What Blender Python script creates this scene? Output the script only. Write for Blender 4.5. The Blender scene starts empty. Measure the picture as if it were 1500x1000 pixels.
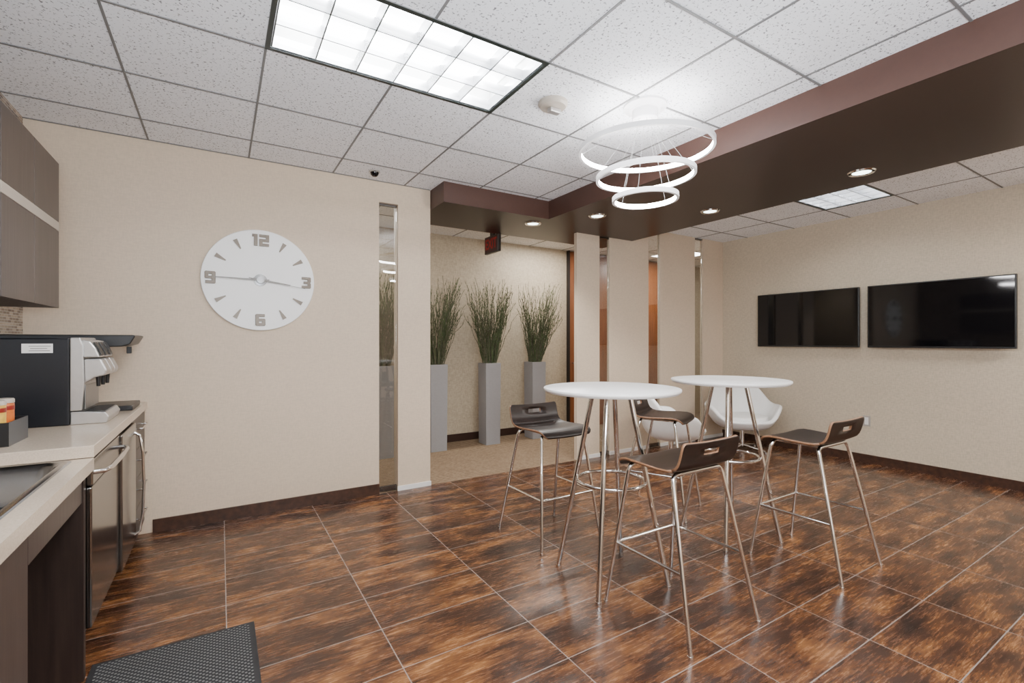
import bpy, bmesh, math, random
from mathutils import Vector, Matrix
random.seed(7)
S = bpy.context.scene
COL = S.collection

# ------------------------------------------------------------------ materials
def new_mat(name):
    m = bpy.data.materials.new(name); m.use_nodes = True
    nt = m.node_tree
    return m, nt, nt.nodes['Principled BSDF']

def simple(name, col, rough=0.5, metal=0.0, coat=0.0, noise=0.0, nscale=40.0, bump=0.0, spec=0.5, stretch=(1,1,1)):
    m, nt, b = new_mat(name)
    b.inputs['Roughness'].default_value = rough
    b.inputs['Metallic'].default_value = metal
    b.inputs['Coat Weight'].default_value = coat
    b.inputs['Specular IOR Level'].default_value = spec
    tc = nt.nodes.new('ShaderNodeTexCoord'); mp = nt.nodes.new('ShaderNodeMapping')
    mp.inputs['Scale'].default_value = stretch
    n = nt.nodes.new('ShaderNodeTexNoise'); n.inputs['Scale'].default_value = nscale; n.inputs['Detail'].default_value = 4
    nt.links.new(tc.outputs['Object'], mp.inputs['Vector']); nt.links.new(mp.outputs['Vector'], n.inputs['Vector'])
    r = nt.nodes.new('ShaderNodeValToRGB')
    k = noise
    r.color_ramp.elements[0].position = 0.3; r.color_ramp.elements[1].position = 0.7
    r.color_ramp.elements[0].color = (col[0]*(1-k), col[1]*(1-k), col[2]*(1-k), 1)
    r.color_ramp.elements[1].color = (min(1,col[0]*(1+k)), min(1,col[1]*(1+k)), min(1,col[2]*(1+k)), 1)
    nt.links.new(n.outputs['Fac'], r.inputs['Fac']); nt.links.new(r.outputs['Color'], b.inputs['Base Color'])
    if bump > 0:
        bp = nt.nodes.new('ShaderNodeBump'); bp.inputs['Strength'].default_value = bump; bp.inputs['Distance'].default_value = 0.004
        nt.links.new(n.outputs['Fac'], bp.inputs['Height']); nt.links.new(bp.outputs['Normal'], b.inputs['Normal'])
    return m

def emis(name, col, strength):
    m, nt, b = new_mat(name)
    b.inputs['Base Color'].default_value = (*col, 1)
    b.inputs['Emission Color'].default_value = (*col, 1)
    b.inputs['Emission Strength'].default_value = strength
    return m

def floor_mat():
    m, nt, b = new_mat('rust_tile')
    N = nt.nodes.new; L = nt.links.new
    tc = N('ShaderNodeTexCoord'); mp = N('ShaderNodeMapping')
    mp.inputs['Location'].default_value = (-0.025+6.1, -1.87+6.1, 0)
    L(tc.outputs['Object'], mp.inputs['Vector'])
    br = N('ShaderNodeTexBrick'); br.offset = 0.0; br.squash = 1.0
    br.inputs['Scale'].default_value = 1; br.inputs['Brick Width'].default_value = 0.61; br.inputs['Row Height'].default_value = 0.305
    br.inputs['Mortar Size'].default_value = 0.0023; br.inputs['Mortar Smooth'].default_value = 0.0
    br.inputs['Color1'].default_value = (0,0,0,1); br.inputs['Color2'].default_value = (1,1,1,1); br.inputs['Mortar'].default_value = (0.5,0.5,0.5,1)
    L(mp.outputs['Vector'], br.inputs['Vector'])
    mul = N('ShaderNodeMath'); mul.operation='MULTIPLY'; mul.inputs[1].default_value = 37.0; L(br.outputs['Color'], mul.inputs[0])
    # broad rusty patches
    st = N('ShaderNodeMapping'); st.inputs['Scale'].default_value = (1.0, 2.8, 1); L(tc.outputs['Object'], st.inputs['Vector'])
    n1 = N('ShaderNodeTexNoise'); n1.noise_dimensions='4D'; n1.inputs['Scale'].default_value = 3.0; n1.inputs['Detail'].default_value = 6; n1.inputs['Roughness'].default_value = 0.62; n1.inputs['Distortion'].default_value=0.2
    L(st.outputs['Vector'], n1.inputs['Vector']); L(mul.outputs[0], n1.inputs['W'])
    # fine grain running along the tile
    st2 = N('ShaderNodeMapping'); st2.inputs['Scale'].default_value = (1.0, 10.0, 1); L(tc.outputs['Object'], st2.inputs['Vector'])
    n2 = N('ShaderNodeTexNoise'); n2.noise_dimensions='4D'; n2.inputs['Scale'].default_value = 9; n2.inputs['Detail'].default_value = 12; n2.inputs['Roughness'].default_value=0.78
    L(st2.outputs['Vector'], n2.inputs['Vector']); L(mul.outputs[0], n2.inputs['W'])
    mx = N('ShaderNodeMix'); mx.data_type='FLOAT'; mx.inputs[0].default_value = 0.46
    L(n1.outputs['Fac'], mx.inputs[2]); L(n2.outputs['Fac'], mx.inputs[3])
    r = N('ShaderNodeValToRGB'); cr = r.color_ramp
    cr.elements[0].position = 0.39; cr.elements[0].color = (0.014,0.007,0.0055,1)
    cr.elements[1].position = 0.67; cr.elements[1].color = (0.40,0.20,0.085,1)
    e = cr.elements.new(0.46); e.color = (0.038,0.0155,0.0085,1)
    e = cr.elements.new(0.515); e.color = (0.088,0.034,0.014,1)
    e = cr.elements.new(0.58); e.color = (0.20,0.084,0.029,1)
    L(mx.outputs[0], r.inputs['Fac'])
    mc = N('ShaderNodeMix'); mc.data_type='RGBA'; L(br.outputs['Fac'], mc.inputs[0]); L(r.outputs['Color'], mc.inputs[6]); mc.inputs[7].default_value = (0.24,0.20,0.18,1)
    L(mc.outputs[2], b.inputs['Base Color'])
    rr = N('ShaderNodeMapRange'); rr.inputs[3].default_value = 0.17; rr.inputs[4].default_value = 0.36; L(n2.outputs['Fac'], rr.inputs[0]); L(rr.outputs[0], b.inputs['Roughness'])
    bp = N('ShaderNodeBump'); bp.inputs['Strength'].default_value = 0.14; bp.inputs['Distance'].default_value = 0.003
    iv = N('ShaderNodeMath'); iv.operation='SUBTRACT'; L(n1.outputs['Fac'], iv.inputs[0]); L(br.outputs['Fac'], iv.inputs[1])
    L(iv.outputs[0], bp.inputs['Height']); L(bp.outputs['Normal'], b.inputs['Normal'])
    return m

def ceiling_mat():
    m, nt, b = new_mat('acoustic_tile')
    N = nt.nodes.new; L = nt.links.new
    tc = N('ShaderNodeTexCoord')
    n = N('ShaderNodeTexNoise'); n.inputs['Scale'].default_value = 88; n.inputs['Detail'].default_value = 3; n.inputs['Roughness'].default_value = 0.6
    L(tc.outputs['Object'], n.inputs['Vector'])
    r = N('ShaderNodeValToRGB'); r.color_ramp.elements[0].position = 0.36; r.color_ramp.elements[0].color=(0.17,0.17,0.185,1)
    r.color_ramp.elements[1].position = 0.405; r.color_ramp.elements[1].color=(0.88,0.89,0.92,1)
    L(n.outputs['Fac'], r.inputs['Fac']); L(r.outputs['Color'], b.inputs['Base Color'])
    b.inputs['Roughness'].default_value = 0.9
    bp = N('ShaderNodeBump'); bp.inputs['Strength'].default_value = 0.2; bp.inputs['Distance'].default_value=0.002
    L(r.outputs['Color'], bp.inputs['Height']); L(bp.outputs['Normal'], b.inputs['Normal'])
    return m

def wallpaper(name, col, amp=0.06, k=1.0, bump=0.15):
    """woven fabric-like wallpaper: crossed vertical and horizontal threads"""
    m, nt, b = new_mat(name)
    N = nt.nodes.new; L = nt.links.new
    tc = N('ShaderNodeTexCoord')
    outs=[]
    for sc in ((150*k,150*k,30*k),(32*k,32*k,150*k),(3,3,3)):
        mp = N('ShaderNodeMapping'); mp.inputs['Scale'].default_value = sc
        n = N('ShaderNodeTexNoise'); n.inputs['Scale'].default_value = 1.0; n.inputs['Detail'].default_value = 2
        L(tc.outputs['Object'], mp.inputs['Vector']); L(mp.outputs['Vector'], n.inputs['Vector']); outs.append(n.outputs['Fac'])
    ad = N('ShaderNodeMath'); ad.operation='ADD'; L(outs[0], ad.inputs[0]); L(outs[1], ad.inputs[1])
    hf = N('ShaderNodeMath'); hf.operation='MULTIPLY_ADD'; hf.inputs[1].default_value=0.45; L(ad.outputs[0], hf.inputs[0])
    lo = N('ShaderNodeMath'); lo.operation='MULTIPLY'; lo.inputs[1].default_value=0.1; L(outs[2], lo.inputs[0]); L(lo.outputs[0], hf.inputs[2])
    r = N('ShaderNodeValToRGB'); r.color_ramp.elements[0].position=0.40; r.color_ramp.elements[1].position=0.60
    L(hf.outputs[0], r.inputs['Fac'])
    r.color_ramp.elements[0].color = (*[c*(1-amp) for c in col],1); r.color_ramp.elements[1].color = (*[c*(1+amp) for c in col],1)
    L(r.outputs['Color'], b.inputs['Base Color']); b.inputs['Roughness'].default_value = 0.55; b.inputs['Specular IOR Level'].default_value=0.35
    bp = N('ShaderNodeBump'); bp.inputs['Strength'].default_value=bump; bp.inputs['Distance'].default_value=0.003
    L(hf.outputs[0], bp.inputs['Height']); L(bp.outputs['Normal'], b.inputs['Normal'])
    return m

def mosaic_mat():
    m, nt, b = new_mat('mosaic_tile')
    N = nt.nodes.new; L = nt.links.new
    tc = N('ShaderNodeTexCoord'); sp = N('ShaderNodeSeparateXYZ'); cb = N('ShaderNodeCombineXYZ')
    L(tc.outputs['Object'], sp.inputs[0]); L(sp.outputs['Y'], cb.inputs['X']); L(sp.outputs['Z'], cb.inputs['Y'])
    br = N('ShaderNodeTexBrick'); br.inputs['Scale'].default_value=1; br.inputs['Brick Width'].default_value=0.05; br.inputs['Row Height'].default_value=0.016; br.inputs['Mortar Size'].default_value=0.0012
    br.inputs['Color1'].default_value=(0.42,0.34,0.26,1); br.inputs['Color2'].default_value=(0.12,0.08,0.055,1); br.inputs['Mortar'].default_value=(0.5,0.47,0.42,1)
    L(cb.outputs[0], br.inputs['Vector']); L(br.outputs['Color'], b.inputs['Base Color']); b.inputs['Roughness'].default_value=0.25
    return m

def carpet_mat():
    m, nt, b = new_mat('carpet_weave')
    N = nt.nodes.new; L = nt.links.new
    tc = N('ShaderNodeTexCoord')
    w = N('ShaderNodeTexWave'); w.bands_direction='Y'; w.inputs['Scale'].default_value=6; w.inputs['Distortion'].default_value=3.5; w.inputs['Detail'].default_value=4; w.inputs['Detail Scale'].default_value=5
    L(tc.outputs['Object'], w.inputs['Vector'])
    r = N('ShaderNodeValToRGB'); r.color_ramp.elements[0].color=(0.125,0.083,0.052,1); r.color_ramp.elements[1].color=(0.235,0.17,0.112,1)
    L(w.outputs['Fac'], r.inputs['Fac']); L(r.outputs['Color'], b.inputs['Base Color']); b.inputs['Roughness'].default_value=0.95
    b.inputs['Specular IOR Level'].default_value=0.1
    return m

def mat_mat():
    m, nt, b = new_mat('rubber_mat_dots')
    N = nt.nodes.new; L = nt.links.new
    tc = N('ShaderNodeTexCoord')
    v = N('ShaderNodeTexVoronoi'); v.voronoi_dimensions='2D'; v.inputs['Scale'].default_value=64; v.inputs['Randomness'].default_value=0.0
    mp=N('ShaderNodeMapping'); mp.inputs['Rotation'].default_value=(0,0,0.785)
    L(tc.outputs['Object'], mp.inputs['Vector']); L(mp.outputs['Vector'], v.inputs['Vector'])
    r = N('ShaderNodeValToRGB'); r.color_ramp.elements[0].position=0.22; r.color_ramp.elements[0].color=(0.125,0.125,0.122,1)
    r.color_ramp.elements[1].position=0.36; r.color_ramp.elements[1].color=(0.006,0.006,0.007,1)
    L(v.outputs['Distance'], r.inputs['Fac']); L(r.outputs['Color'], b.inputs['Base Color']); b.inputs['Roughness'].default_value=0.8
    bp = N('ShaderNodeBump'); bp.inputs['Strength'].default_value=0.8; bp.inputs['Distance'].default_value=0.004
    L(r.outputs['Color'], bp.inputs['Height']); L(bp.outputs['Normal'], b.inputs['Normal'])
    return m

def wood_mat(name, c1, c2, stretch=(20,20,1.5), rough=0.4, spec=0.5):
    m, nt, b = new_mat(name)
    N = nt.nodes.new; L = nt.links.new
    tc = N('ShaderNodeTexCoord'); mp = N('ShaderNodeMapping'); mp.inputs['Scale'].default_value=stretch
    n = N('ShaderNodeTexNoise'); n.inputs['Scale'].default_value=2.5; n.inputs['Detail'].default_value=6; n.inputs['Roughness'].default_value=0.6
    L(tc.outputs['Object'], mp.inputs['Vector']); L(mp.outputs['Vector'], n.inputs['Vector'])
    r = N('ShaderNodeValToRGB'); r.color_ramp.elements[0].position=0.3; r.color_ramp.elements[1].position=0.7
    r.color_ramp.elements[0].color=(*c1,1); r.color_ramp.elements[1].color=(*c2,1)
    L(n.outputs['Fac'], r.inputs['Fac']); L(r.outputs['Color'], b.inputs['Base Color']); b.inputs['Roughness'].default_value=rough
    b.inputs['Specular IOR Level'].default_value=spec
    return m

def glass_mat():
    m, nt, b = new_mat('clear_glass')
    b.inputs['Base Color'].default_value=(0.88,0.91,0.90,1); b.inputs['Roughness'].default_value=0.0
    b.inputs['Transmission Weight'].default_value=1.0; b.inputs['IOR'].default_value=1.65
    return m

M = dict(
 floor=floor_mat(), ceil=ceiling_mat(),
 base=simple('baseboard_tile',(0.046,0.020,0.012),0.35,noise=0.5,nscale=26),
 wall=wallpaper('wallpaper_beige',(0.60,0.485,0.365),0.05,0.9,0.10),
 wallr=wallpaper('wallpaper_woven',(0.545,0.465,0.355),0.10,0.8,0.30),
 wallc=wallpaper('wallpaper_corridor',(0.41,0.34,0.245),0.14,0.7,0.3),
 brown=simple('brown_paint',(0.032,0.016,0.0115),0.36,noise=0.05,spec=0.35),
 brown_lit=simple('brown_paint_lit_side',(0.066,0.031,0.0225),0.42,noise=0.04),  # same brown, lightened to paint pendant light into the soffit sides
 tee=simple('grid_tee',(0.17,0.17,0.17),0.5),
 mosaic=mosaic_mat(), carpet=carpet_mat(), matdots=mat_mat(),
 rubber=simple('black_rubber',(0.010,0.010,0.011),0.7,noise=0.2),
 chrome=simple('chrome',(0.74,0.73,0.72),0.10,1.0),
 wire=simple('wire_grey',(0.22,0.22,0.22),0.6),
 steel=simple('brushed_steel',(0.25,0.245,0.24),0.18,1.0,noise=0.10,nscale=6,stretch=(1,1,60)),
 steelsink=simple('sink_steel',(0.28,0.29,0.30),0.22,1.0,noise=0.05),
 white=simple('white_laminate',(0.86,0.855,0.85),0.28,noise=0.01),
 whitepl=simple('white_plastic',(0.76,0.75,0.73),0.4),
 leather=simple('white_leather',(0.84,0.84,0.83),0.38,noise=0.02,nscale=60,bump=0.1),
 blackpl=simple('black_plastic',(0.008,0.008,0.009),0.35),
 blackbody=simple('black_painted_metal',(0.006,0.007,0.010),0.33,spec=0.4),
 screen=simple('screen_glass',(0.003,0.003,0.004),0.05,coat=0.0,spec=0.4),
 silver=simple('silver_paint',(0.50,0.49,0.48),0.28,0.7,noise=0.03),
 silverd=simple('silver_dark',(0.20,0.20,0.20),0.30,0.7),
 handm=simple('clock_hand_metal',(0.12,0.11,0.10),0.35,0.3),
 seat=wood_mat('espresso_plywood',(0.007,0.0038,0.003),(0.019,0.010,0.0075),(4,30,30),0.34,0.4),
 ply=simple('plywood_edge',(0.23,0.115,0.06),0.5,noise=0.15,nscale=120),
 cab=wood_mat('grey_brown_laminate',(0.036,0.025,0.021),(0.064,0.048,0.042),(25,25,1.2),0.38),
 cabd=wood_mat('dark_cabinet_laminate',(0.014,0.008,0.0065),(0.028,0.017,0.0135),(25,25,1.2),0.42),
 strip=simple('cream_strip',(0.42,0.37,0.31),0.4),
 stone=simple('quartz_counter',(0.55,0.455,0.36),0.16,noise=0.09,nscale=180),
 door=wood_mat('orange_wood',(0.13,0.040,0.012),(0.22,0.072,0.022),(14,14,1),0.35),
 dframe=simple('dark_frame',(0.013,0.009,0.008),0.4),
 planter=simple('grey_planter',(0.255,0.25,0.255),0.33,noise=0.03),
 twig=simple('twig_olive',(0.095,0.090,0.052),0.8,noise=0.3),
 leafm=simple('leaf_green',(0.082,0.108,0.048),0.7,noise=0.4,nscale=9,spec=0.2),
 clockface=simple('clock_white',(0.88,0.88,0.87),0.40),
 champagne=simple('champagne_metal',(0.125,0.098,0.072),0.36,0.25),
 lamp=emis('troffer_panel',(0.98,0.99,1.0),5.0),
 tubeglow=emis('fluorescent_tube',(0.98,0.99,1.0),60.0),
 louver=simple('louver_white',(0.80,0.81,0.80),0.28,0.0),
 louverm=simple('louver_aluminium',(0.60,0.61,0.63),0.25,0.7),
 louverd=simple('louver_edge',(0.07,0.08,0.08),0.4,0.3),
 lframe=simple('fixture_frame_dark',(0.012,0.020,0.018),0.4),
 ringglow=emis('pendant_led',(1.0,0.98,0.98),95.0),
 ringbody=simple('pendant_ring_white',(0.80,0.79,0.80),0.35),
 down=emis('downlight_lamp',(0.86,1.0,0.93),8.0),
 exitred=simple('exit_red',(0.24,0.016,0.012),0.6,spec=0.2),
 exitface=simple('exit_face',(0.055,0.026,0.023),0.6,spec=0.2),
 outlet=simple('outlet_grey',(0.38,0.35,0.32),0.4),
 orange=simple('orange_can',(0.50,0.12,0.02),0.35,noise=0.35,nscale=25),
 red=simple('red_lid',(0.22,0.015,0.01),0.35),
 gold=simple('gold_can',(0.58,0.36,0.06),0.35,noise=0.3,nscale=30),
 glass=glass_mat(),
)

# ------------------------------------------------------------------ geometry helpers
def bx(bm, x0,x1,y0,y1,z0,z1, mi=0):
    v=[bm.verts.new(p) for p in ((x0,y0,z0),(x1,y0,z0),(x1,y1,z0),(x0,y1,z0),(x0,y0,z1),(x1,y0,z1),(x1,y1,z1),(x0,y1,z1))]
    for f in ((3,2,1,0),(4,5,6,7),(0,1,5,4),(1,2,6,5),(2,3,7,6),(3,0,4,7)):
        fc=bm.faces.new([v[i] for i in f]); fc.material_index=mi
def prism(bm, poly, axis, a, b, mi=0):
    def P(p,t):
        return {'x':(t,p[0],p[1]),'y':(p[0],t,p[1]),'z':(p[0],p[1],t)}[axis]
    A=[bm.verts.new(P(p,a)) for p in poly]; B=[bm.verts.new(P(p,b)) for p in poly]
    fs=[bm.faces.new(A), bm.faces.new(B[::-1])]
    n=len(poly)
    for i in range(n): fs.append(bm.faces.new((A[i],B[i],B[(i+1)%n],A[(i+1)%n])))
    for f in fs: f.material_index=mi
    return fs
def tube(bm, pts, r, seg=10, closed=False, mi=0, r2=None, caps=True):
    pts=[Vector(p) for p in pts]; n=len(pts); rings=[]
    up=None
    for i,p in enumerate(pts):
        if closed: t=(pts[(i+1)%n]-pts[i-1])
        elif i==0: t=pts[1]-p
        elif i==n-1: t=p-pts[-2]
        else: t=(pts[i+1]-p).normalized()+(p-pts[i-1]).normalized()
        t.normalize()
        if up is None:
            up=Vector((0,0,1)) if abs(t.z)<0.9 else Vector((1,0,0))
        u=(up-t*up.dot(t)).normalized(); w=t.cross(u); up=u
        rr=r if r2 is None else r+(r2-r)*i/(n-1)
        rings.append([bm.verts.new(p+(u*math.cos(a)+w*math.sin(a))*rr) for a in [2*math.pi*k/seg for k in range(seg)]])
    m=n if closed else n-1
    for i in range(m):
        A=rings[i];B=rings[(i+1)%n]
        for k in range(seg):
            f=bm.faces.new((A[k],A[(k+1)%seg],B[(k+1)%seg],B[k])); f.material_index=mi
    if not closed and caps:
        bm.faces.new(rings[0][::-1]).material_index=mi; bm.faces.new(rings[-1]).material_index=mi
def lathe(bm, prof, cx=0, cy=0, seg=40, mi=0, mis=None):
    rings=[]
    for (r,z) in prof:
        if r<1e-6: rings.append([bm.verts.new((cx,cy,z))])
        else: rings.append([bm.verts.new((cx+r*math.cos(2*math.pi*k/seg),cy+r*math.sin(2*math.pi*k/seg),z)) for k in range(seg)])
    for i in range(len(rings)-1):
        A,B=rings[i],rings[i+1]; m_=mis[i] if mis else mi
        for k in range(seg):
            k2=(k+1)%seg
            if len(A)==1 and len(B)==1: continue
            if len(A)==1: f=bm.faces.new((A[0],B[k2],B[k]))
            elif len(B)==1: f=bm.faces.new((A[k],A[k2],B[0]))
            else: f=bm.faces.new((A[k],A[k2],B[k2],B[k]))
            f.material_index=m_
def finish(name, bm, mats, parent=None, loc=(0,0,0), smooth=False, bevel=0, label=None, recalc=True, rot=None):
    if recalc: bmesh.ops.recalc_face_normals(bm, faces=bm.faces[:])
    me=bpy.data.meshes.new(name); bm.to_mesh(me); bm.free()
    for m in (mats if isinstance(mats,(list,tuple)) else [mats]): me.materials.append(m)
    if smooth:
        me.polygons.foreach_set('use_smooth',[True]*len(me.polygons)); me.set_sharp_from_angle(angle=math.radians(38))
    ob=bpy.data.objects.new(name,me); COL.objects.link(ob); ob.location=loc
    if rot: ob.rotation_euler=rot
    if parent: ob.parent=parent
    if bevel:
        md=ob.modifiers.new('bevel','BEVEL'); md.width=bevel; md.segments=2; md.limit_method='ANGLE'
    if label: ob['label']=label
    return ob
def thing(name, loc, label, cat, rotz=0, group=None):
    e=bpy.data.objects.new(name,None); e.empty_display_size=0.05; COL.objects.link(e); e.location=loc; e.rotation_euler=(0,0,rotz)
    e['label']=label; e['category']=cat
    if group: e['group']=group
    return e
def solo(ob,label,cat,group=None):
    ob['label']=label; ob['category']=cat
    if group: ob['group']=group
    return ob
def struct(ob): ob['kind']='structure'; return ob
def sbox(name, *c, mat, bevel=0):
    bm=bmesh.new(); bx(bm,*c); return struct(finish(name,bm,mat,bevel=bevel))
def dup(root, loc, rotz=None, label=None):
    n=root.copy(); COL.objects.link(n); n.location=loc
    if rotz is not None: n.rotation_euler=(0,0,rotz)
    if label: n['label']=label
    for c in list(root.children):
        k=c.copy(); COL.objects.link(k); k.parent=n
        for g in list(c.children):
            q=g.copy(); COL.objects.link(q); q.parent=k
    return n
def text_part(name, body, size, mat, parent, loc, basis, extrude=0.004, offset=0.0, sx=1.0):
    cu=bpy.data.curves.new(name,'FONT'); cu.body=body; cu.size=size; cu.extrude=extrude; cu.offset=offset
    cu.align_x='CENTER'; cu.align_y='CENTER'
    o=bpy.data.objects.new(name,cu); COL.objects.link(o)
    bpy.context.view_layer.update()
    me=bpy.data.meshes.new_from_object(o.evaluated_get(bpy.context.evaluated_depsgraph_get()))
    bpy.data.objects.remove(o)
    me.transform(Matrix.Diagonal((sx,1,1,1))); me.transform(basis); me.materials.clear(); me.materials.append(mat)
    ob=bpy.data.objects.new(name,me); COL.objects.link(ob); ob.parent=parent; ob.location=loc
    return ob
B_FRONT=Matrix(((1,0,0,0),(0,0,-1,0),(0,1,0,0),(0,0,0,1)))   # faces -y
B_LEFT=Matrix(((0,0,-1,0),(-1,0,0,0),(0,1,0,0),(0,0,0,1)))   # faces -x

H=2.73; SB=2.55; XL=-1.05; XR=6.05; YC=4.12; YB=-2.6; YH=5.75

# ------------------------------------------------------------------ room shell
sbox('floor', XL-0.1,XR+0.1,YB-0.1,YC, -0.1,0, mat=M['floor'])
sbox('floor_corridor', -0.1,8.6,YC,YH+0.1, -0.1,0, mat=M['carpet'])
def plane_holes(name, xs, ys, z, holes, mat):
    bm=bmesh.new()
    for i in range(len(xs)-1):
        for j in range(len(ys)-1):
            cx=(xs[i]+xs[i+1])/2; cy=(ys[j]+ys[j+1])/2
            if any(h[0]<cx<h[1] and h[2]<cy<h[3] for h in holes): continue
            bx(bm,xs[i],xs[i+1],ys[j],ys[j+1],z,z+0.02)
    return struct(finish(name,bm,mat))
F1=(0.185,1.405,1.92,2.53); F2=(4.87,5.48,1.92,2.53)
plane_holes('ceiling',[XL-0.1,F1[0],F1[1],F2[0],F2[1],XR+0.1],[YB-0.1,1.92,2.53,YC+0.1],H,[F1,F2],M['ceil'])
sbox('ceiling_corridor', -0.1,8.6,YC+0.1,YH+0.1,H,H+0.02, mat=M['ceil'])
sbox('wall_left', XL-0.1,XL,YB-0.1,YC+0.12,0,H, mat=M['mosaic'])
sbox('wall_back', XL,1.18,YC,YC+0.12,0,H, mat=M['wall'])
sbox('wall_back_header', 1.18,1.35,YC,YC+0.12,SB,H, mat=M['wall'])
sbox('wall_column', 1.35,1.655,YC,YC+0.12,0.0,H, mat=M['wall'])
sbox('wall_right', XR,XR+0.1,YB-0.1,YC+0.08,0,H, mat=M['wallr'])
sbox('wall_front', XL,XR,YB-0.1,YB,0,H, mat=M['wall'])
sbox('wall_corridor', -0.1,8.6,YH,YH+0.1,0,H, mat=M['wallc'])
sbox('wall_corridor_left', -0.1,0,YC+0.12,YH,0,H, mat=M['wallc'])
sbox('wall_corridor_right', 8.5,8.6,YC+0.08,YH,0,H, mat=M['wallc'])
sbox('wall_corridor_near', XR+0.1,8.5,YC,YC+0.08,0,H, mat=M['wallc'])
fins=[(3.40,3.735,SB),(3.893,4.26,SB),(4.76,5.44,H),(5.61,XR,H)]
FT=0.05
for i,(a,b,t) in enumerate(fins):
    bm=bmesh.new(); bx(bm,a,b,YC,YC+FT,0,t)
    if i==1: bx(bm,4.26,4.547,YC,YC+FT,0,H)
    struct(finish('wall_partition',bm,M['wall']))
for i,(a,b,t) in enumerate([(3.735,3.893,SB),(4.547,4.76,H),(5.44,5.61,H),(1.18,1.35,SB)]):
    yo=YC+0.02 if i<3 else YC+0.04
    bm=bmesh.new(); bx(bm,a+0.004,b-0.004,yo,yo+0.01,0.045,t-0.02)
    g=struct(finish('window_%d'%(i+1),bm,M['glass']))
    bm=bmesh.new(); bx(bm,a,b,yo-0.01,yo+0.02,0,0.045); bx(bm,a,b,yo-0.01,yo+0.02,t-0.02,t)
    struct(finish('trim_%d'%(i+1),bm,M['steel']))
bm=bmesh.new()
poly=[(1.66,3.82),(2.79,3.82),(2.79,YB),(4.26,YB),(4.26,4.65),(1.66,4.65)]
prism(bm,poly,'z',SB,H)
so=struct(finish('ceiling_soffit',bm,[M['brown'],M['brown_lit']]))
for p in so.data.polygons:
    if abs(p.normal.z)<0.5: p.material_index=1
bm=bmesh.new(); w=0.0055; z0=H-0.004
def teex(x,y0,y1): bx(bm,x-w,x+w,y0,y1,z0,H)
def teey(y,x0,x1): bx(bm,x0,x1,y-w,y+w,z0-0.0005,H)
for k in range(6):
    x=-0.425+0.61*k
    if abs(x-0.795)<0.01:
        teex(x,YB,F1[2]-0.01); teex(x,F1[3]+0.01,YC)
    else: teex(x,YB,YC)
for k in range(-7,4):
    teey(1.92+0.61*k,XL,2.79); teey(1.92+0.61*k,4.26,XR)
for x in (4.87,5.48): teex(x,YB,YC)
teey(YC-0.008,XL,1.65)
struct(finish('trim_5',bm,M['tee']))
bm=bmesh.new()
for k in range(14): bx(bm,0.185+0.61*k-w,0.185+0.61*k+w,4.66,YH,z0,H)
bx(bm,0,8.5,5.2-w,5.2+w,z0,H)
struct(finish('trim_6',bm,M['tee']))
sbox('baseboard_back', XL+0.65,1.18,YC-0.012,YC,0,0.09, mat=M['base'])
sbox('baseboard_column', 1.345,1.66,YC-0.01,YC,0,0.04, mat=M['whitepl'])
sbox('baseboard_right', XR-0.012,XR,YB,YC,0,0.09, mat=M['base'])
sbox('baseboard_corridor', 0,4.45,YH-0.012,YH,0,0.10, mat=M['brown'])
for a,b in ((3.40,3.735),(3.893,4.547),(4.76,5.44),(5.61,XR-0.012)):
    sbox('baseboard_partition', a,b,YC-0.01,YC,0,0.04, mat=M['whitepl'])
def door(n,x0,x1):
    bm=bmesh.new(); bx(bm,x0,x1,YH-0.05,YH-0.005,0,H-0.02,0)
    bx(bm,x0-0.022,x0,YH-0.06,YH,0,H-0.01,1); bx(bm,x1,x1+0.022,YH-0.06,YH,0,H-0.01,1)
    d=struct(finish('door_%d'%n,bm,[M['door'],M['dframe']]))
    bm=bmesh.new(); tube(bm,[(x0+0.04,YH-0.05,1.0),(x0+0.04,YH-0.10,1.0),(x0+0.16,YH-0.10,1.0)],0.01)
    finish('handle',bm,M['chrome'],parent=d,smooth=True)
door(1,4.56,5.50); door(2,6.1,7.0)

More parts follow.
